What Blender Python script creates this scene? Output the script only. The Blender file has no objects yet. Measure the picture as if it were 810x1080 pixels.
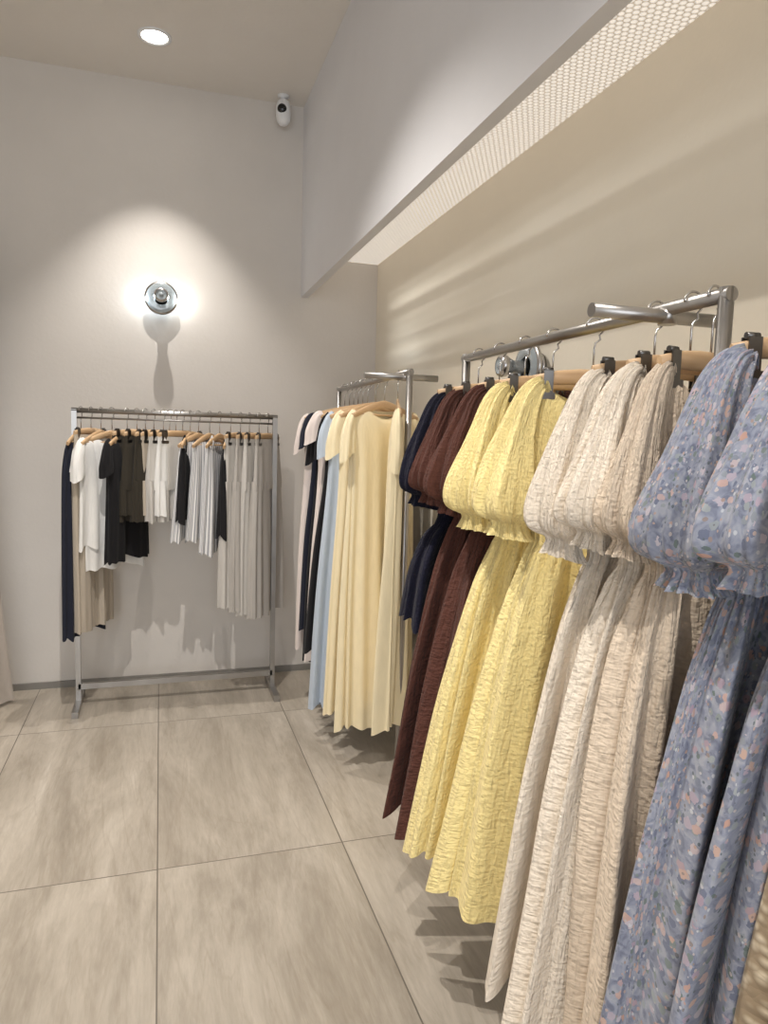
import bpy, math, random
from mathutils import Vector, Matrix
pi=math.pi
S=bpy.context.scene
S.view_settings.view_transform='Standard'

def lin(c):
    c=c/255.0
    return c/12.92 if c<=0.04045 else ((c+0.055)/1.055)**2.4
def col(r,g,b): return (lin(r),lin(g),lin(b),1.0)

# ------------------------------------------------------------------ materials
class NT:
    def __init__(s,tree): s.t=tree; s.t.nodes.clear()
    def n(s,typ,**kw):
        nd=s.t.nodes.new(typ)
        for k,v in kw.items():
            if k=='inp':
                for a,b in v.items():
                    if isinstance(b,tuple) and len(b)==2 and hasattr(b[0],'outputs'):
                        s.t.links.new(b[0].outputs[b[1]],nd.inputs[a])
                    else: nd.inputs[a].default_value=b
            else: setattr(nd,k,v)
        return nd
    def m(s,op,a,b=0.0,c=None):
        d={0:a,1:b}
        if c is not None: d[2]=c
        return (s.n('ShaderNodeMath',operation=op,inp=d),0)
def newmat(name):
    m=bpy.data.materials.new(name); m.use_nodes=True
    return m,NT(m.node_tree)
def simple(name,c,rough=0.6,metal=0.0,emit=None,es=0.0,coat=0):
    m,t=newmat(name)
    b=t.n('ShaderNodeBsdfPrincipled',inp={'Base Color':c,'Roughness':rough,'Metallic':metal})
    if emit: b.inputs['Emission Color'].default_value=emit; b.inputs['Emission Strength'].default_value=es
    if coat: b.inputs['Coat Weight'].default_value=coat
    t.n('ShaderNodeOutputMaterial',inp={0:(b,0)})
    return m
def ramp(t,fac,stops):
    r=t.n('ShaderNodeValToRGB',inp={0:fac})
    e=r.color_ramp.elements
    while len(e)<len(stops): e.new(0.5)
    for k,(p,c) in zip(e,stops): k.position=p; k.color=c
    return (r,0)
def plaster(name,c1,c2):
    m,t=newmat(name)
    tc=t.n('ShaderNodeTexCoord')
    n1=t.n('ShaderNodeTexNoise',inp={'Vector':(tc,'Object'),'Scale':1.6,'Detail':4.0,'Roughness':0.6})
    c=ramp(t,(n1,0),[(0.3,c1),(0.7,c2)])
    n2=t.n('ShaderNodeTexNoise',inp={'Vector':(tc,'Object'),'Scale':55.0,'Detail':5.0})
    bp=t.n('ShaderNodeBump',inp={'Strength':0.06,'Distance':0.01,'Height':(n2,0)})
    b=t.n('ShaderNodeBsdfPrincipled',inp={'Base Color':c,'Roughness':0.85,'Normal':(bp,0)})
    t.n('ShaderNodeOutputMaterial',inp={0:(b,0)})
    return m
def fabric(name,c,kind='plain',c2=None,sheen=0.15):
    m,t=newmat(name)
    uv=t.n('ShaderNodeUVMap'); uv.uv_map='UVMap'
    V=(uv,0)
    dark=tuple(x*0.89 for x in c[:3])+(1,)
    if kind=='gauze':
        mp=t.n('ShaderNodeMapping',inp={'Vector':V,'Scale':(150,20,1)})
        n1=t.n('ShaderNodeTexNoise',inp={'Vector':(mp,0),'Scale':1.0,'Detail':2.0,'Distortion':0.4})
        mp2=t.n('ShaderNodeMapping',inp={'Vector':V,'Scale':(70,130,1)})
        n2=t.n('ShaderNodeTexNoise',inp={'Vector':(mp2,0),'Scale':1.0,'Detail':1.5,'Distortion':0.3})
        mp3=t.n('ShaderNodeMapping',inp={'Vector':V,'Scale':(38,18,1)})
        n3=t.n('ShaderNodeTexNoise',inp={'Vector':(mp3,0),'Scale':1.0,'Detail':2.0,'Distortion':0.6})
        h=t.m('ADD',(n1,0),(t.m('MULTIPLY',(n2,0),0.8)))
        mr=t.n('ShaderNodeMapRange',inp={0:h,1:0.7,2:1.05,3:0.0,4:1.0})
        cc=ramp(t,(mr,0),[(0.0,dark),(0.6,c)])
        h2=t.m('ADD',h,t.m('MULTIPLY',(n3,0),1.3))
        bp=t.n('ShaderNodeBump',inp={'Strength':1.0,'Distance':0.006,'Height':h2})
    elif kind=='floral':
        n0=t.n('ShaderNodeTexNoise',inp={'Vector':V,'Scale':60.0,'Detail':3.0,'Distortion':0.8})
        base=ramp(t,(n0,0),[(0.34,col(114,119,137)),(0.5,c),(0.66,col(160,163,174))])
        nz=t.n('ShaderNodeTexNoise',inp={'Vector':V,'Scale':130.0,'Detail':2.0})
        def dots(prev,scale,thr,stops,dist=0.35):
            v1=t.n('ShaderNodeTexVoronoi',inp={'Vector':V,'Scale':scale,'Randomness':0.9})
            d1=t.m('ADD',(v1,'Distance'),t.m('MULTIPLY',(nz,0),dist))
            f1=t.m('LESS_THAN',d1,thr)
            sp=t.n('ShaderNodeSeparateColor',inp={0:(v1,'Color')})
            fc=ramp(t,(sp,0),stops)
            return (t.n('ShaderNodeMixRGB',inp={0:f1,1:prev,2:fc}),0)
        a=dots(base,64.0,0.58,[(0.0,col(102,116,112)),(0.4,col(152,158,160)),(0.8,col(112,118,138))],.45)
        a=dots(a,47.0,0.58,[(0.0,col(184,148,134)),(0.35,col(186,180,188)),(0.6,col(160,144,160)),(0.85,col(188,160,148))],.5)
        cc=dots(a,100.0,0.42,[(0.0,col(188,192,198)),(0.5,col(176,150,138)),(0.8,col(104,112,120))],.3)
        bp=t.n('ShaderNodeBump',inp={'Strength':0.4,'Distance':0.004,'Height':(n0,0)})
    elif kind=='lace':
        v1=t.n('ShaderNodeTexVoronoi',inp={'Vector':V,'Scale':90.0})
        cc=ramp(t,(v1,0),[(0.15,c),(0.6,c2 or dark)])
        bp=t.n('ShaderNodeBump',inp={'Strength':0.8,'Distance':0.003,'Height':(v1,0),})
    elif kind=='stripe':
        w=t.n('ShaderNodeTexWave',wave_type='BANDS',bands_direction='X',inp={'Vector':V,'Scale':14.0,'Distortion':0.4})
        cc=ramp(t,(w,1),[(0.55,c),(0.75,c2 or dark)])
        bp=t.n('ShaderNodeBump',inp={'Strength':0.2,'Distance':0.003,'Height':(w,1)})
    else:
        mp=t.n('ShaderNodeMapping',inp={'Vector':V,'Scale':(60,14,1)})
        n1=t.n('ShaderNodeTexNoise',inp={'Vector':(mp,0),'Scale':1.0,'Detail':4.0})
        cc=ramp(t,(n1,0),[(0.3,tuple(x*0.94 for x in c[:3])+(1,)),(0.65,c)])
        bp=t.n('ShaderNodeBump',inp={'Strength':0.35,'Distance':0.005,'Height':(n1,0)})
    b=t.n('ShaderNodeBsdfPrincipled',inp={'Base Color':cc,'Roughness':0.9,'Normal':(bp,0),'Sheen Weight':sheen,'Specular IOR Level':0.2})
    t.n('ShaderNodeOutputMaterial',inp={0:(b,0)})
    return m

M_wall=plaster('plaster_back',col(208,202,195),col(215,209,202))
M_wallR=plaster('plaster_warm',col(232,223,206),col(237,228,211))
M_bulk=plaster('plaster_bulkhead',col(220,219,221),col(226,225,227))
M_ceil=plaster('plaster_ceiling',col(222,216,208),col(228,222,214))
M_base=simple('baseboard_grey',col(130,126,120),0.5)
def steel(name):
    m,t=newmat(name)
    tc=t.n('ShaderNodeTexCoord')
    n=t.n('ShaderNodeTexNoise',inp={'Vector':(tc,'Object'),'Scale':8.0,'Detail':2.0})
    c=ramp(t,(n,0),[(0.3,col(164,160,156)),(0.7,col(178,175,171))])
    mr=t.n('ShaderNodeMapRange',inp={0:(n,0),3:0.30,4:0.40})
    b=t.n('ShaderNodeBsdfPrincipled',inp={'Base Color':c,'Roughness':(mr,0),'Metallic':1.0})
    t.n('ShaderNodeOutputMaterial',inp={0:(b,0)})
    return m
M_steel=steel('brushed_steel')
M_chrome=simple('hook_chrome',col(190,188,186),0.25,1.0)
M_clip=simple('clip_metal',col(112,110,108),0.35,1.0)
def woodm():
    m,t=newmat('hanger_wood')
    tc=t.n('ShaderNodeTexCoord')
    mp=t.n('ShaderNodeMapping',inp={'Vector':(tc,'Object'),'Scale':(8,60,60)})
    n=t.n('ShaderNodeTexNoise',inp={'Vector':(mp,0),'Scale':1.0,'Detail':4.0})
    c=ramp(t,(n,0),[(0.3,col(188,152,112)),(0.7,col(210,178,140))])
    b=t.n('ShaderNodeBsdfPrincipled',inp={'Base Color':c,'Roughness':0.45})
    t.n('ShaderNodeOutputMaterial',inp={0:(b,0)})
    return m
M_wood=woodm()
M_black=simple('black_plastic',col(18,18,20),0.25)
M_white=simple('white_plastic',col(232,232,232),0.35)
M_bulb=simple('bulb_glow',col(255,255,255),0.4,0,col(255,250,240),14.0)
M_cool=simple('lamp_glow_cool',col(255,255,255),0.4,0,col(215,238,255),5.0)

# floor
def floor_mat():
    m,t=newmat('travertine_tile')
    tc=t.n('ShaderNodeTexCoord')
    mp=t.n('ShaderNodeMapping',inp={'Vector':(tc,'Object'),'Location':(0.014+6.0,-2.21+12.0,0)})
    br=t.n('ShaderNodeTexBrick',offset=0.0,squash=1.0,inp={'Vector':(mp,0),'Color1':(0,0,0,1),'Color2':(1,1,1,1),'Mortar':(0.5,0.5,0.5,1),
        'Scale':1.0,'Mortar Size':0.0022,'Mortar Smooth':0.1,'Brick Width':0.6,'Row Height':1.2})
    cmb=t.n('ShaderNodeCombineXYZ',inp={0:(br,0),1:(br,0),2:(br,0)})
    sc=t.n('ShaderNodeVectorMath',operation='SCALE',inp={0:(cmb,0),'Scale':13.0})
    ad=t.n('ShaderNodeVectorMath',operation='ADD',inp={0:(mp,0),1:(sc,0)})
    m1=t.n('ShaderNodeMapping',inp={'Vector':(ad,0),'Scale':(6.5,1.2,1)})
    n1=t.n('ShaderNodeTexNoise',inp={'Vector':(m1,0),'Scale':1.0,'Detail':12.0,'Roughness':0.67,'Distortion':0.6})
    m2=t.n('ShaderNodeMapping',inp={'Vector':(ad,0),'Scale':(80.0,10.0,1)})
    n2=t.n('ShaderNodeTexNoise',inp={'Vector':(m2,0),'Scale':1.0,'Detail':6.0,'Roughness':0.65,'Distortion':0.6})
    f=t.m('ADD',t.m('MULTIPLY',(n1,0),0.78),t.m('MULTIPLY',(n2,0),0.22))
    c=ramp(t,f,[(0.32,col(142,132,118)),(0.44,col(162,152,138)),(0.52,col(175,165,151)),(0.58,col(184,174,160)),(0.70,col(202,193,180))])
    m3=t.n('ShaderNodeMapping',inp={'Vector':(ad,0),'Scale':(5.0,0.7,1)})
    n3=t.n('ShaderNodeTexNoise',inp={'Vector':(m3,0),'Scale':1.3,'Detail':5.0,'Roughness':0.55,'Distortion':0.7})
    vl=t.m('ABSOLUTE',t.m('SUBTRACT',(n3,0),0.5))
    vm=t.n('ShaderNodeMapRange',inp={0:vl,1:0.0,2:0.022,3:0.22,4:0.0})
    cv=t.n('ShaderNodeMixRGB',inp={0:(vm,0),1:c,2:col(140,127,110)})
    mx=t.n('ShaderNodeMixRGB',inp={0:(br,'Fac'),1:(cv,0),2:col(112,104,94)})
    bp=t.n('ShaderNodeBump',inp={'Strength':0.25,'Distance':0.002,'Height':t.m('SUBTRACT',1.0,(br,'Fac'))})
    rr=t.n('ShaderNodeMapRange',inp={0:(n2,0),1:.3,2:.7,3:.28,4:.40})
    b=t.n('ShaderNodeBsdfPrincipled',inp={'Base Color':(mx,0),'Roughness':(rr,0),'Normal':(bp,0),'Specular IOR Level':0.5})
    t.n('ShaderNodeOutputMaterial',inp={0:(b,0)})
    return m
M_floor=floor_mat()
def perf_mat():
    m,t=newmat('honeycomb_panel')
    tc=t.n('ShaderNodeTexCoord')
    sp=t.n('ShaderNodeSeparateXYZ',inp={0:(tc,'Object')})
    p=0.019
    def grid(ox,oy):
        fx=t.m('SUBTRACT',t.m('FRACT',t.m('ADD',t.m('DIVIDE',(sp,0),p),ox+50)),0.5)
        fy=t.m('SUBTRACT',t.m('FRACT',t.m('ADD',t.m('DIVIDE',(sp,1),p*1.732),oy+50)),0.5)
        fy=t.m('MULTIPLY',fy,1.732)
        return t.m('SQRT',t.m('ADD',t.m('MULTIPLY',fx,fx),t.m('MULTIPLY',fy,fy)))
    d=t.m('MINIMUM',grid(0,0),grid(0.5,0.5))
    mr=t.n('ShaderNodeMapRange',inp={0:d,1:0.32,2:0.50,3:0.0,4:1.0})
    c=ramp(t,(mr,0),[(0.0,col(242,235,226)),(1.0,col(184,174,160))])
    bp=t.n('ShaderNodeBump',inp={'Strength':0.5,'Distance':0.006,'Height':t.m('SUBTRACT',1.0,(mr,0))})
    b=t.n('ShaderNodeBsdfPrincipled',inp={'Base Color':c,'Roughness':0.6,'Normal':(bp,0),'Emission Color':c,'Emission Strength':0.64})  # emission added to brighten the panel and warm the right wall
    t.n('ShaderNodeOutputMaterial',inp={0:(b,0)})
    return m
M_perf=perf_mat()

# ------------------------------------------------------------------ mesh builder
class MB:
    def __init__(s): s.v=[];s.f=[];s.uv=[];s.mi=[];s.sm=[]
    def grid(s,rows,wrap=True,mat=0,uv=None,smooth=True,capA=False,capB=False):
        b=len(s.v); R=len(rows); C=len(rows[0])
        for i,r in enumerate(rows):
            for j,p in enumerate(r):
                s.v.append(tuple(p)); s.uv.append(uv[i][j] if uv else (j/C,i/R))
        cc=C if wrap else C-1
        for i in range(R-1):
            for j in range(cc):
                k=(j+1)%C
                s.f.append((b+i*C+j,b+i*C+k,b+(i+1)*C+k,b+(i+1)*C+j)); s.mi.append(mat); s.sm.append(smooth)
        if capA: s.f.append(tuple(b+j for j in range(C))[::-1]); s.mi.append(mat); s.sm.append(False)
        if capB: s.f.append(tuple(b+(R-1)*C+j for j in range(C))); s.mi.append(mat); s.sm.append(False)
    def box(s,c,d,mat=0):
        b=len(s.v)
        for x in(-1,1):
            for y in(-1,1):
                for z in(-1,1):
                    s.v.append((c[0]+x*d[0]/2,c[1]+y*d[1]/2,c[2]+z*d[2]/2)); s.uv.append((0,0))
        for q in((0,1,3,2),(4,6,7,5),(0,4,5,1),(2,3,7,6),(0,2,6,4),(1,5,7,3)):
            s.f.append(tuple(b+i for i in q)); s.mi.append(mat); s.sm.append(False)
    def sweep(s,path,rad,seg=10,ref=(0,1,0),mat=0,ripple=None,caps=True,uvs=1.0,tilt=0.0,zdown=False):
        P=[Vector(p) for p in path]; n=len(P); rows=[];uvr=[];L=0
        if not isinstance(rad,list): rad=[(rad,rad)]*n
        for i in range(n):
            t=(P[min(i+1,n-1)]-P[max(i-1,0)]).normalized()
            if zdown and t.z>0: t=-t
            if zdown and i>n*.8: t=lt
            lt=t
            a=Vector(ref); a=(a-t*a.dot(t))
            if a.length<1e-3: a=Vector((1,0,0)); a=a-t*a.dot(t)
            a.normalize(); b=t.cross(a)
            if i: L+=(P[i]-P[i-1]).length+(abs(rad[i][0]-rad[i-1][0]) if zdown else 0)
            row=[];ur=[]
            for j in range(seg):
                th=2*pi*j/seg
                k=ripple(th,i/(n-1)) if ripple else 1.0
                p=P[i]+b*(rad[i][0]*k*math.cos(th))+a*(rad[i][1]*k*math.sin(th))
                if tilt: p=p+t*(tilt*(i/(n-1))**2*math.cos(th))
                row.append(p)
                ur.append((th*0.06*uvs,L))
            rows.append(row);uvr.append(ur)
        s.grid(rows,True,mat,uvr,True,caps,caps)
    def lathe(s,prof,org,axis,seg=32,mat=0,caps=False):
        ax=Vector(axis).normalized(); a=Vector((0,0,1)) if abs(ax.z)<0.9 else Vector((1,0,0))
        a=(a-ax*a.dot(ax)).normalized(); b=ax.cross(a); o=Vector(org)
        rows=[[o+ax*h+a*(r*math.cos(2*pi*j/seg))+b*(r*math.sin(2*pi*j/seg)) for j in range(seg)] for r,h in prof]
        s.grid(rows,True,mat,None,True,caps,caps)
    def make(s,name,mats,loc=(0,0,0),rz=0,parent=None):
        me=bpy.data.meshes.new(name); me.from_pydata(s.v,[],s.f)
        ul=me.uv_layers.new(name='UVMap')
        d=[0.0]*(2*len(me.loops))
        vi=[0]*len(me.loops); me.loops.foreach_get('vertex_index',vi)
        for i,v in enumerate(vi): d[2*i],d[2*i+1]=s.uv[v]
        ul.data.foreach_set('uv',d)
        for m in mats: me.materials.append(m)
        me.polygons.foreach_set('material_index',s.mi)
        me.polygons.foreach_set('use_smooth',s.sm)
        me.update()
        o=bpy.data.objects.new(name,me); S.collection.objects.link(o)
        if parent: o.parent=parent
        o.location=loc; o.rotation_euler=(0,0,rz)
        return o
def room_box(name,lo,hi,mat):
    b=MB(); b.box([(l+h)/2 for l,h in zip(lo,hi)],[h-l for l,h in zip(lo,hi)])
    return b.make(name,[mat])

def interp(P,d):
    if d<=P[0][0]: return P[0][1:]
    for i in range(len(P)-1):
        if d<=P[i+1][0]:
            a,b=P[i],P[i+1]; h=b[0]-a[0]; t=(d-a[0])/h
            pr=P[max(i-1,0)]; nx=P[min(i+2,len(P)-1)]
            out=[]
            for k in range(1,len(a)):
                ma=(b[k]-pr[k])/(b[0]-pr[0])*h; mb=(nx[k]-a[k])/(nx[0]-a[0])*h
                t2=t*t;t3=t2*t
                out.append((2*t3-3*t2+1)*a[k]+(t3-2*t2+t)*ma+(-2*t3+3*t2)*b[k]+(t3-t2)*mb)
            return out
    return P[-1][1:]

def body(b,P,z0,rng,N=70,M=150,drop=0.045,neck=0.07,scoop=0.05,cx=0.0,lobes=(5,13),mat=0,gather=None,skew=0.0,hemw=0.012,pleat=0.0,xk=0.45):
    L=P[-1][0]
    ks=[(rng.uniform(0.6,1.0)/(1+0.03*n),n,rng.uniform(0,6.28),rng.uniform(-1.6,1.6)) for n in (lobes[0],(lobes[0]+lobes[1])//2,lobes[1],lobes[1]+4)]
    tot=sum(k[0] for k in ks)
    k2=[(n,rng.uniform(0,6.28)) for n in (rng.randint(26,30),rng.randint(38,46))]
    rows=[];uvs=[]
    for i in range(N+1):
        d=L*(i/N)
        hw,ht,am=interp(P,d)
        row=[];ur=[]
        for j in range(M):
            th=2*pi*j/M; c=math.cos(th); s=math.sin(th)
            x=hw*math.copysign(abs(c)**0.85,c); y=ht*math.copysign(abs(s)**0.8,s)
            f=sum(a*math.sin(n*th+p+q*d) for a,n,p,q in ks)/tot*1.5
            f=f*(1+0.25*abs(f)) 
            x+=am*xk*f*c; y+=am*f*(abs(s)**0.5)*math.copysign(1,s)
            if gather:
                g=math.exp(-((d-gather[0])/gather[1])**2)*gather[2]+(pleat if d>gather[0] else pleat*.5)
                if g>1e-5:
                    q=sum(math.sin(n*th+p+1.5*math.sin(d*6+p)) for n,p in k2)*g
                    x+=q*c;y+=q*s
            w=max(0,1-d/0.22)
            sx=min(1,abs(x)/max(P[0][1],.01))
            z=z0-d-drop*(sx**1.4)*w
            if scoop and abs(x)<neck*1.6:
                z-=scoop*(0.5+0.5*math.cos(pi*min(1,abs(x)/(neck*1.6))))*w*w*(1.0 if s<0 else 0.5)
            z-=hemw*f*(d/L)**4
            x+=skew*(d/L)**2
            row.append((cx+x,y,z)); ur.append((th/(2*pi)*(2.2*P[-1][1]+0.5),-d))
        rows.append(row);uvs.append(ur)
    b.grid(rows,True,mat,uvs)

def sleeve(b,side,pts,z0,rng,seg=64,n=48,g=0.05,gn=15,mat=0,cx=0.0,tilt=0.0,zdown=False):
    path=[];rad=[]
    for i in range(n+1):
        x,z,y,r1,r2=interp(pts,i/n)
        path.append((cx+side*x,y,z0+z)); rad.append((r1,r2))
    ph=[rng.uniform(0,6.28) for _ in range(6)]
    tw=rng.uniform(-1.5,1.5)
    def rip(th,t):
        e=0.5+0.9*abs(2*t-1)**1.3
        return 1+g*e*(math.sin(gn*th+ph[0]+2*t)+0.6*math.sin((gn+6)*th+ph[1]))+0.09*math.sin(3*th+ph[2]+tw*2*t)+g*1.8*math.sin(7*th+ph[3]+tw*t)+.04*math.sin(2*th+9*t+ph[4])+.02*math.sin(5*th-14*t+ph[5])
    b.sweep(path,rad,seg,(0,1,0),mat,rip,False,2.0,tilt,zdown)

def hanger(kind,parent,z=-0.10,width=0.19,seed=0):
    b=MB()
    pts=[]
    for k in range(0,15):
        a=math.radians(-60+ 240*k/14)
        pts.append((0.019*math.cos(a),0,0.019*math.sin(a)))
    pts=pts[::-1]
    tail=[(0.012,0,-0.026),(0.002,0,-0.034),(0,0,-0.045),(0,0,z+0.005)]
    b.sweep(pts+tail,0.0021,8,(0,1,0),1)
    if kind=='clip':
        L=width
        pth=[(-L,0,z-0.01),(-L*0.6,0,z-0.002),(-0.03,0,z),(0.03,0,z),(L*0.6,0,z-0.002),(L,0,z-0.01)]
        b.sweep(pth,[(0.012,0.0055),(0.015,0.006),(0.017,0.006),(0.017,0.006),(0.015,0.006),(0.012,0.0055)],12,(0,1,0),0)
        for sx in(-1,1):
            x=sx*(L-0.030)
            for sy in(-1,1):
                b.box((x,sy*0.008,z-0.014),(0.020,0.003,0.052),2)
                b.box((x,sy*0.010,z-0.042),(0.028,0.006,0.014),2)
            b.sweep([(x-0.010,0,z+0.014),(x+0.010,0,z+0.014)],0.005,8,(0,1,0),2)
    else:
        pts=[];rad=[]
        for k in range(21):
            u=-1+2*k/20
            zz=z-0.010-0.055*abs(u)**1.25
            pts.append((width*u,0.0-0.012*abs(u)**2,zz)); w=0.015*(1-abs(u)**3*0.35)
            rad.append((w,0.0065))
        b.sweep(pts,rad,12,(0,1,0),0)
        b.sweep([(-width*0.86,-0.008,z-0.056),(width*0.86,-0.008,z-0.056)],0.004,8,(0,1,0),0)
    return b.make('hanger',[M_wood,M_chrome,M_clip],parent=parent)

PUFF=[(0,.110,.009,.001),(.03,.126,.020,.002),(.10,.136,.030,.004),(.22,.136,.036,.006),(.285,.114,.032,.005),(.315,.108,.030,.005),(.345,.120,.035,.012),(.45,.155,.043,.025),(.7,.205,.045,.037),(.95,.24,.047,.043),(1.13,.265,.048,.047)]
SLV=[(0,.094,-.002,.0,.010,.009),(.05,.108,.013,-.002,.018,.016),(.17,.130,-.010,-.004,.028,.024),(.36,.150,-.080,-.006,.040,.034),(.53,.162,-.145,-.008,.054,.043),(.68,.170,-.203,-.010,.066,.051),(.77,.172,-.236,-.009,.070,.054),(.83,.171,-.258,-.008,.064,.050),(.875,.169,-.270,-.007,.050,.040),(.905,.167,-.276,-.006,.037,.031),(.93,.166,-.284,-.006,.034,.029),(.96,.165,-.295,-.005,.038,.032),(1.0,.163,-.310,-.005,.046,.039)]
def puff_dress(name,loc,rz,mat,seed,L=1.13,wide=1.0,hang='clip',lo=False,sw=1.0,cx=0):
    rng=random.Random(seed); b=MB(); z0=-0.142
    P=[(d if d<.345 else .345+(d-.345)*(L-.345)/(1.13-.345),hw*(1 if d<.36 else 1+(wide-1)*(d-.36)/.77),ht,am) for d,hw,ht,am in PUFF]
    body(b,P,z0,rng,N=60 if lo else 110,M=120 if lo else 260,drop=-.012,neck=.07,scoop=.045,gather=(.315,.075,.0024),lobes=(4,9),skew=rng.uniform(-.015,.01),pleat=.0009,xk=.6,hemw=.014)
    for sd in(-1,1):
        k=rng.uniform(.90,1.04); dx=rng.uniform(-.006,.010); dy=rng.uniform(-.012,.006); s2=rng.uniform(.92,1.06)
        j=[(t,(x+dx*t),z*k+(.004 if t<.1 else 0),y+dy*t,r1*sw*s2,r2*sw) for t,x,z,y,r1,r2 in SLV]
        sleeve(b,sd,j,z0,rng,120,96,.062,15,tilt=.014*(-sd)*rng.uniform(.2,1.0),zdown=True)
    o=b.make(name,[mat],loc,rz)
    hanger(hang,o,-0.106,0.125)
    return o
def tee_dress(name,loc,rz,mat,seed,L=1.2,hemw=.22,sl=True,ht=.032,M=120,N=60,shw=.18,z0=-.105):
    rng=random.Random(seed); b=MB()
    P=[(0,shw*.93,.007,0),(.03,shw,.018,.001),(.12,shw*.98,ht*.85,.004),(.3,shw*.95,ht,.009),(L*.6,(shw+hemw)/2,ht*1.1,.023),(L,hemw,ht*1.25,.032)]
    if L<.75: P=[(0,shw*.93,.007,0),(.03,shw,.018,.001),(.12,shw*.97,ht*.85,.004),(.3,shw*.95,ht,.010),(L,hemw,ht,.016)]
    body(b,P,z0,rng,N=N,M=M,drop=.05,neck=.075,scoop=.06,lobes=(3,8))
    if sl:
        for sd in(-1,1):
            q=rng.uniform(.8,1.25); w=rng.uniform(.85,1.1)
            pts=[(0,shw*.84,-.038,0,.018,.009),(.25,shw*.95,-.065*q,0,.029*w,.017),(.65,shw*1.03,-.135*q,0,.038*w,.023),(1,shw*1.05,-.20*q,0,.041*w,.026)]
            sleeve(b,sd,pts,z0,rng,48,20,.03,6,tilt=.03*sd*rng.uniform(.6,1.2))
    o=b.make(name,[mat],loc,rz)
    hanger('wood',o,-0.095,shw*.98)
    return o
def sleeveless(name,loc,rz,mat,seed,L=.6,hw=.15,hem=.17,strap=True):
    rng=random.Random(seed); b=MB()
    P=[(0,hw*.8,.012,.002),(.05,hw*.9,.022,.003),(.2,hw,.028,.008),(L,hem,.032,.016)]
    body(b,P,-.17 if strap else -.105,rng,N=40,M=100,drop=.0 if strap else .05,neck=.07,scoop=.03,lobes=(3,8))
    if strap:
        for sd in(-1,1):
            for y in(-.012,.012):
                b.sweep([(sd*.075,0,-.105),(sd*.082,y,-.14),(sd*.09,y,-.19)],[(.008,.002)]*3,8,(0,1,0),0)
    o=b.make(name,[mat],loc,rz); hanger('wood',o,-0.095,.15); return o
def bottoms(name,loc,rz,mat,seed,L=.8,hw=.15,leg=.085,rise=.22,legw=.085):
    rng=random.Random(seed); b=MB()
    z0=-.115
    P=[(0,hw,.012,.001),(.035,hw,.016,.001),(.04,hw,.018,.003),(rise,hw*1.1,.03,.006),(rise+.04,hw*1.1,.03,.006)]
    body(b,P,z0,rng,N=22,M=90,drop=0,scoop=0,lobes=(3,8),hemw=0)
    for sd in(-1,1):
        Q=[(0,hw*.54,.026,.003),((L-rise)*.5,legw,.03,.010),(L-rise,legw,.032,.013)]
        body(b,Q,z0-rise+.005,rng,N=26,M=70,drop=0,scoop=0,cx=sd*hw*.56,lobes=(3,7),hemw=.004)
    o=b.make(name,[mat],loc,rz); hanger('clip',o,-0.10,hw*1.0); return o

# ------------------------------------------------------------------ room
CH=3.16; BY=4.02; RX=1.2
XL=-2.8; YF=-2.6
room_box('floor',(XL-.1,YF-.1,-.1),(RX+.1,BY+.1,0),M_floor)
room_box('ceiling',(XL-.1,YF-.1,CH),(RX+.1,BY+.1,CH+.1),M_ceil)
room_box('wall_back',(XL-.1,BY,0),(RX+.1,BY+.1,CH),M_wall)
room_box('wall_right',(RX,YF,0),(RX+.1,BY,CH),M_wallR)
room_box('wall_left',(XL-.1,YF,0),(XL,BY,CH),M_wall)
bw=MB()
bw.box(((XL+RX)/2,YF-.05,CH-.2),(RX-XL,.1,.4)); bw.box(((XL+RX)/2,YF-.05,.15),(RX-XL,.1,.3))
for x in(XL+.15,RX-.25): bw.box((x,YF-.05,(CH-.1)/2),(.3 if x<0 else .5,.1,CH-.1))
bw.make('wall_front',[M_wall])
fr=MB()
for x in(XL+.33,-.85,RX-.53): fr.box((x,YF-.05,1.53),(.05,.06,2.46))
for z in(.325,2.735): fr.box(((XL+RX)/2-.1,YF-.05,z),(RX-XL-.8,.06,.05))
fr.make('window_1',[M_black])
room_box('bulkhead',(.755,YF,2.15),(.795,BY,CH),M_bulk)
room_box('honeycomb_ceiling_panel',(.795,YF,2.37),(RX,BY,2.40),M_perf)
room_box('baseboard_back',(XL,BY-.012,0),(RX,BY,.035),M_base)
room_box('baseboard_right',(RX-.012,YF,0),(RX,BY-.012,.035),M_base)

# ------------------------------------------------------------------ racks
BZ=1.62; BX=.88
def side_rack(name,y0,y1,cross):
    b=MB(); r=.0125
    b.sweep([(BX,y0-.012,BZ),(BX,y1+.012,BZ)],r,16,(0,0,1))
    for y in(y0,y1):
        b.sweep([(BX,y,.02),(BX,y,BZ+.012)],.0125,16,(0,1,0))
        b.box((BX+.125,y,.0125),(.31,.03,.025))
        for sx in(-.0,.26): b.lathe([(.014,0),(.014,.006)],(BX+sx,y,0),(0,0,1),12,0,True)
    b.box((BX+.26,(y0+y1)/2,.0125),(.025,y1-y0,.022))
    for c in cross:
        b.sweep([(BX-.16,c,BZ-.014),(BX+.13,c,BZ-.014)],.0125,16,(0,0,1))
        b.lathe([(.0165,0),(.0165,.03)],(BX,c-.0,BZ-.028),(0,0,1),12,0,True)
    return b.make(name,[M_steel])
side_rack('clothes_rack',.96,1.99,[1.10])
side_rack('clothes_rack',2.50,3.58,[2.55])
side_rack('clothes_rack',-.15,.825,[])
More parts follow.
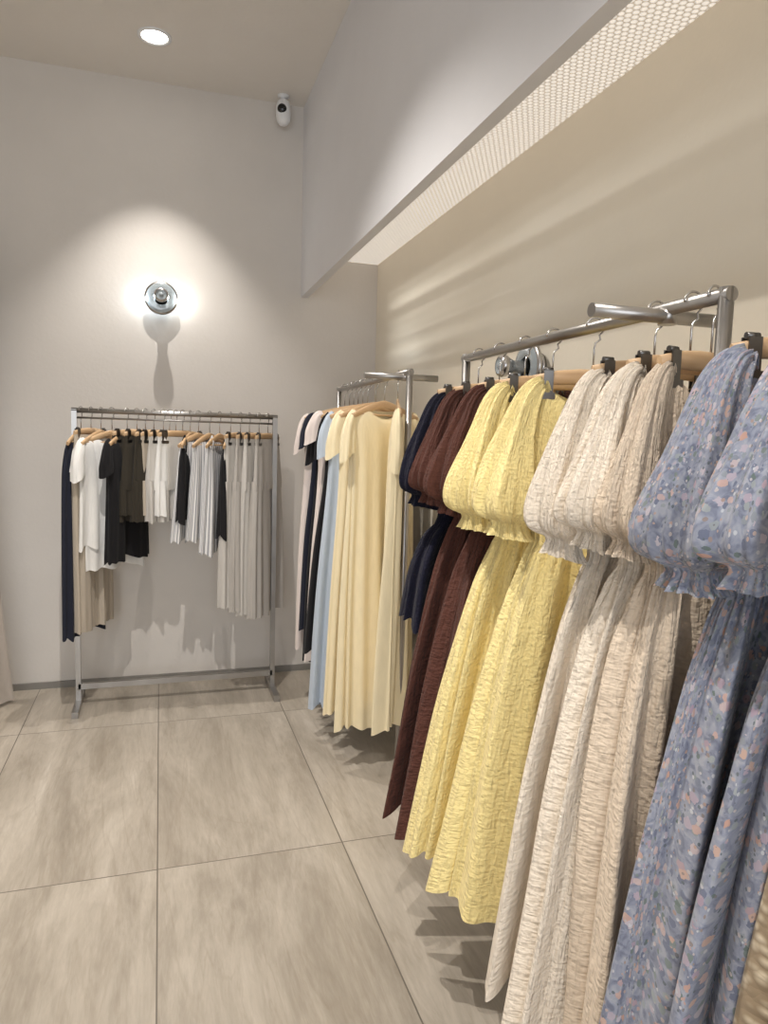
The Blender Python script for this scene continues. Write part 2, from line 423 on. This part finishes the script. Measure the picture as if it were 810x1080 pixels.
def back_rack():
    b=MB(); x0,x1,y,z=-.395,.572,3.72,1.47
    b.sweep([(x0-.012,y,z),(x1+.012,y,z)],.0125,16,(0,0,1))
    b.sweep([(x0,y,z-.035),(x1,y,z-.035)],.005,10,(0,0,1))
    for x in(x0,x1):
        b.box((x,y,z/2),(.024,.024,z+.01-.0))
        b.box((x,y-.01,.016),(.03,.34,.03))
        for dy in(-.15,.13): b.lathe([(.013,0),(.013,.006)],(x,y+dy,0),(0,0,1),12,0,True)
    b.box(((x0+x1)/2,y,.10),(x1-x0,.024,.028))
    b.make('clothes_rack',[M_steel])
back_rack()

# ------------------------------------------------------------------ fabrics
F_cream=fabric('gauze_cream',col(238,225,207),'gauze')
F_tan=fabric('gauze_sand',col(225,207,185),'gauze')
F_yel=fabric('gauze_yellow',col(250,230,162),'gauze')
F_brn=fabric('gauze_brown',col(90,56,47),'gauze',sheen=.05)
F_navy=fabric('gauze_navy',col(28,28,44),'gauze',sheen=.05)
F_flo=fabric('floral_print',col(141,146,162),'floral')
F_lace=fabric('lace_beige',col(206,192,168),'lace',col(150,132,108))
F_but=fabric('linen_butter',col(242,227,190))
F_lblue=fabric('linen_blue',col(188,199,212))
F_blush=fabric('knit_blush',col(226,213,206))
F_blk=fabric('cotton_black',col(30,29,31),sheen=.05)
F_nav2=fabric('cotton_navy',col(38,40,52),sheen=.05)
F_wht=fabric('cotton_white',col(238,236,232))
F_taupe=fabric('cotton_taupe',col(186,174,158))
F_olive=fabric('cotton_olive',col(58,53,45),sheen=.05)
F_strp=fabric('stripe_grey',col(224,222,220),'stripe',col(154,154,158))
F_lin=fabric('linen_grey',col(184,178,171))
F_lin2=fabric('linen_lightgrey',col(202,197,190))
F_curt=fabric('curtain_grey',col(178,168,158))

D=math.radians
puff_dress('puff_sleeve_dress',(BX,.79,BZ),D(-8),F_flo,11,L=1.2,sw=1.1)
puff_dress('puff_sleeve_dress',(BX,.665,BZ),D(-8),F_flo,12,L=1.2,sw=1.1)
puff_dress('puff_sleeve_dress',(BX,.55,BZ),D(-8),F_lace,13,L=1.2)
puff_dress('puff_sleeve_dress',(BX,.43,BZ),D(0),F_lace,14,L=1.2,lo=True)
puff_dress('puff_sleeve_dress',(BX,.30,BZ),D(2),F_tan,15,L=1.2,lo=True)
puff_dress('puff_sleeve_dress',(BX,.985,BZ),D(12),F_tan,20,L=1.16,wide=.85,sw=.8)
puff_dress('puff_sleeve_dress',(BX,1.035,BZ),D(0),F_cream,21,L=1.17)
puff_dress('puff_sleeve_dress',(BX,1.13,BZ),D(-4),F_cream,22,L=1.15,sw=.95)
puff_dress('puff_sleeve_dress',(BX,1.325,BZ),D(-18),F_yel,23,L=1.15,wide=1.12)
puff_dress('puff_sleeve_dress',(BX,1.49,BZ),D(-10),F_yel,24,L=1.13,wide=1.12,sw=.95)
puff_dress('puff_sleeve_dress',(BX,1.625,BZ),D(-3),F_brn,25,L=1.15,wide=1.0)
puff_dress('puff_sleeve_dress',(BX,1.765,BZ),D(-5),F_brn,26,L=1.13,wide=1.05)
puff_dress('puff_sleeve_dress',(BX,1.90,BZ),D(1),F_navy,27,L=.62,lo=True,wide=.8)
tee_dress('short_sleeve_dress',(BX,2.63,BZ),D(72),F_but,30,L=1.24,hemw=.2)
tee_dress('short_sleeve_dress',(BX,2.80,BZ),D(24),F_but,31,L=1.34,hemw=.19)
tee_dress('short_sleeve_dress',(BX,2.93,BZ),D(14),F_but,32,L=1.33,hemw=.22)
tee_dress('short_sleeve_dress',(BX,3.05,BZ),D(4),F_lblue,33,L=1.36,hemw=.23)
tee_dress('short_sleeve_dress',(BX,3.13,BZ),D(-3),F_blk,34,L=1.12,shw=.17)
tee_dress('short_sleeve_dress',(BX,3.21,BZ),D(-8),F_blush,35,L=1.2,shw=.19)
tee_dress('short_sleeve_dress',(BX,3.29,BZ),D(2),F_blk,36,L=1.22)
tee_dress('short_sleeve_dress',(BX,3.37,BZ),D(-6),F_nav2,37,L=1.1,shw=.185)
tee_dress('short_sleeve_dress',(BX,3.46,BZ),D(-3),F_blush,38,L=1.2,shw=.205)
by,bz=3.72,1.47
sleeveless('long_vest',(-.365,by,bz),D(68),F_nav2,40,L=.98,strap=False,hw=.16,hem=.18)
bottoms('trousers',(-.32,by,bz),D(66),F_taupe,41,L=.95)
tee_dress('t_shirt',(-.275,by,bz),D(62),F_wht,42,L=.55,hemw=.18,N=36,M=90)
tee_dress('t_shirt',(-.225,by,bz),D(42),F_wht,43,L=.66,hemw=.185,N=36,M=90)
tee_dress('t_shirt',(-.155,by,bz),D(62),F_blk,44,L=.62,hemw=.18,N=36,M=90)
for k,(x,f) in enumerate([(-.11,F_olive),(-.07,F_olive),(-.03,F_olive),(.015,F_taupe),(.045,F_lin2),(.075,F_wht),(.108,F_lin2)]):
    bottoms('shorts',(x,by,bz),D(44+6*(k%3)),f,50+k,L=.42-.03*(k%2),rise=.22,hw=.15,legw=.085)
sleeveless('camisole',(.145,by,bz),D(68),F_blk,60,L=.36)
for k,x in enumerate((.185,.24,.29)):
    sleeveless('sleeveless_blouse',(x,by,bz),D(44+6*k),F_strp,61+k,L=.52,strap=(k==2),hem=.19)
sleeveless('camisole',(.345,by,bz),D(68),F_blk,66,L=.44)
for k,(x,f) in enumerate([(.395,F_lin2),(.44,F_lin),(.49,F_lin2),(.535,F_lin)]):
    bottoms('trousers',(x,by,bz),D(54+5*(k%2)),f,70+k,L=.86+.02*k,hw=.15,legw=.1)

# ------------------------------------------------------------------ curtain
b=MB(); rows=[];uvs=[]
for i in range(41):
    z=2.30-2.28*i/40; k=i/40; row=[];ur=[]
    for j in range(141):
        u=j/140; x=-1.75+ (0.93+.12*k**2)*u
        y=3.78+.03*math.sin(u*52+.6*k)*(0.6+.6*k)
        row.append((x,y,z)); ur.append((u*1.2,z))
    rows.append(row);uvs.append(ur)
b.grid(rows,False,0,uvs)
b.sweep([(-1.8,3.78,2.33),(-.80,3.78,2.33)],.012,12,(0,0,1),1)
for x in(-1.78,-.82): b.sweep([(x,3.78,2.33),(x,4.02,2.33)],.008,10,(0,0,1),1)
for j in range(12): 
    x=-1.74+j*.082
    b.lathe([(.018,-.002),(.021,-.002),(.021,.002),(.018,.002),(.018,-.002)],(x,3.78,2.318),(1,0,0),14,1)
b.make('fitting_room_curtain',[F_curt,M_steel])

# ------------------------------------------------------------------ lamps
M_glass=simple('lamp_glass',col(150,158,162),.12,0,None,0,1.0)
M_ring=simple('lamp_ring_off',col(140,142,144),.4)
def wall_lamp(loc,rz,on=True):
    b=MB() # points to -Y
    b.lathe([(.0001,0),(.050,0),(.050,-.012),(.040,-.016),(.034,-.030)],(0,0,0),(0,1,0),36,0)
    b.lathe([(.034,-.030),(.066,-.033),(.070,-.036)],(0,0,0),(0,1,0),48,2)
    b.lathe([(.070,-.034),(.082,-.034),(.086,-.040),(.084,-.047),(.076,-.050)],(0,0,0),(0,1,0),48,0)
    b.lathe([(.076,-.050),(.066,-.056),(.048,-.058),(.036,-.052)],(0,0,0),(0,1,0),48,1)
    b.lathe([(.022,-.05),(.020,-.095),(.026,-.110),(.034,-.122),(.037,-.134),(.034,-.144),(.026,-.148)],(0,0,0),(0,1,0),40,0)
    b.lathe([(.026,-.147),(.018,-.143),(.010,-.146),(.006,-.151),(.0001,-.152)],(0,0,0),(0,1,0),32,1)
    return b.make('wall_lamp',[M_chrome,M_glass,M_cool if on else M_ring],loc,rz)
wall_lamp((.008,BY,2.075),0)
wall_lamp((RX,2.12,1.62),-pi/2,False)
def downlight(x,y):
    b=MB()
    b.lathe([(.075,0),(.075,-.006),(.062,-.008),(.056,-.002)],(x,y,CH),(0,0,1),36,0)
    b.lathe([(.0001,-.003),(.057,-.003)],(x,y,CH),(0,0,1),36,1)
    return b.make('ceiling_downlight',[M_white,M_bulb])
def spot(x,y,p,ang,blend,c=(1,.955,.90),r=.02,tx=0,ty=0):
    l=bpy.data.lights.new('spot','SPOT'); l.energy=p; l.spot_size=D(ang); l.spot_blend=blend; l.color=c; l.shadow_soft_size=r
    o=bpy.data.objects.new('downlight_beam',l); S.collection.objects.link(o); o.location=(x,y,CH-.02)
    o.rotation_euler=(D(tx),D(ty),0)
for x,y in [(-.017,3.575),(-.2,2.1),(-.2,.5),(-.2,-1.3),(-1.7,1.9),(-1.7,.3),(-1.7,3.5)]: downlight(x,y)
spot(-.017,3.575,102,77,.65,r=.010)
spot(-.2,2.1,165,110,.7,r=.012)
spot(-.2,.5,105,110,.7,r=.012)
spot(-.2,-1.3,45,115,.7)
spot(-1.7,1.9,22,120,.6); spot(-1.7,.3,18,120,.6); spot(-1.7,3.5,32,80,.6)
for sx in(-1,1):
    l=bpy.data.lights.new('lamp_glow','POINT'); l.energy=6.0; l.color=(.84,.93,1.0) if sx<0 else (.96,.97,.95); l.shadow_soft_size=.008
    l.use_nodes=True; t=NT(l.node_tree)
    tc=t.n('ShaderNodeTexCoord'); sp=t.n('ShaderNodeSeparateXYZ',inp={0:(tc,'Normal')})
    ang=t.m('ARCTAN2',(sp,2),(sp,0))
    nz=t.n('ShaderNodeTexNoise',noise_dimensions='1D',inp={'W':ang,'Scale':17.0,'Detail':2.0})
    mr=t.n('ShaderNodeMapRange',inp={0:(nz,0),1:.40,2:.68,3:.40,4:1.9})
    out=t.n('ShaderNodeMapRange',inp={0:(sp,1),1:-.1,2:-.45,3:0.0,4:1.0})
    ra=t.m('DIVIDE',(sp,2),t.m('MAXIMUM',t.m('ABSOLUTE',(sp,0)),.01))
    lo=t.n('ShaderNodeMapRange',interpolation_type='SMOOTHSTEP',inp={0:ra,1:-.42,2:-.12,3:0.0,4:1.0})
    hi=t.n('ShaderNodeMapRange',interpolation_type='SMOOTHSTEP',inp={0:ra,1:.03,2:.12,3:1.0,4:0.0})
    win=t.m('MULTIPLY',(lo,0),(hi,0))
    k=t.m('ADD',.078,t.m('MULTIPLY',t.m('MULTIPLY',(out,0),win),2.9))
    e=t.n('ShaderNodeEmission',inp={'Color':(1,1,1,1),'Strength':t.m('MULTIPLY',(mr,0),k)})
    t.n('ShaderNodeOutputLight',inp={0:(e,0)})
    o=bpy.data.objects.new('lamp_glow',l); S.collection.objects.link(o); o.location=(.008+sx*.100,BY-.06,2.065)
l=bpy.data.lights.new('daylight','AREA'); l.shape='RECTANGLE'; l.size=3.2; l.size_y=2.3; l.energy=62; l.color=(.90,.95,1.0)
o=bpy.data.objects.new('window_daylight',l); S.collection.objects.link(o); o.location=(-.9,YF-.2,1.55); o.rotation_euler=(D(90),0,0)
w=bpy.data.worlds.new('World'); S.world=w; w.use_nodes=True
w.node_tree.nodes['Background'].inputs[0].default_value=(.85,.9,1,1); w.node_tree.nodes['Background'].inputs[1].default_value=1.0

# ------------------------------------------------------------------ security camera
b=MB()
b.lathe([(.0001,0),(.03,0),(.03,-.008),(.012,-.014),(.012,-.03)],(.627,3.925,CH),(0,0,1),24,0)
b.sweep([(.627,3.925,CH-.02),(.627,3.925,CH-.03),(.627,3.925,CH-.05),(.627,3.92,CH-.09),(.627,3.915,CH-.13),(.627,3.913,CH-.148),(.627,3.912,CH-.153)],
  [(.016,.016),(.030,.030),(.037,.037),(.040,.040),(.036,.036),(.024,.024),(.006,.006)],28,(0,1,0),0)
b.lathe([(.0001,.0415),(.012,.041),(.022,.036),(.024,.028)],(.622,3.915,CH-.078),(-.25,-.95,-.12),24,1)
b.make('security_camera',[M_white,M_black])

# ------------------------------------------------------------------ camera
cd=bpy.data.cameras.new('cam'); cd.sensor_fit='HORIZONTAL'; cd.sensor_width=36; cd.lens=745/810*36; cd.clip_start=.02
co=bpy.data.objects.new('camera',cd); S.collection.objects.link(co)
r=Vector((.9534,-.3003,.0279)).normalized(); f=Vector((.3016,.9480,-.1019)).normalized()
u=r.cross(f).normalized(); r=f.cross(u)
m=Matrix((r,u,-f)).transposed().to_4x4(); m.translation=Vector((0,0,1.37))
co.matrix_world=m
S.camera=co
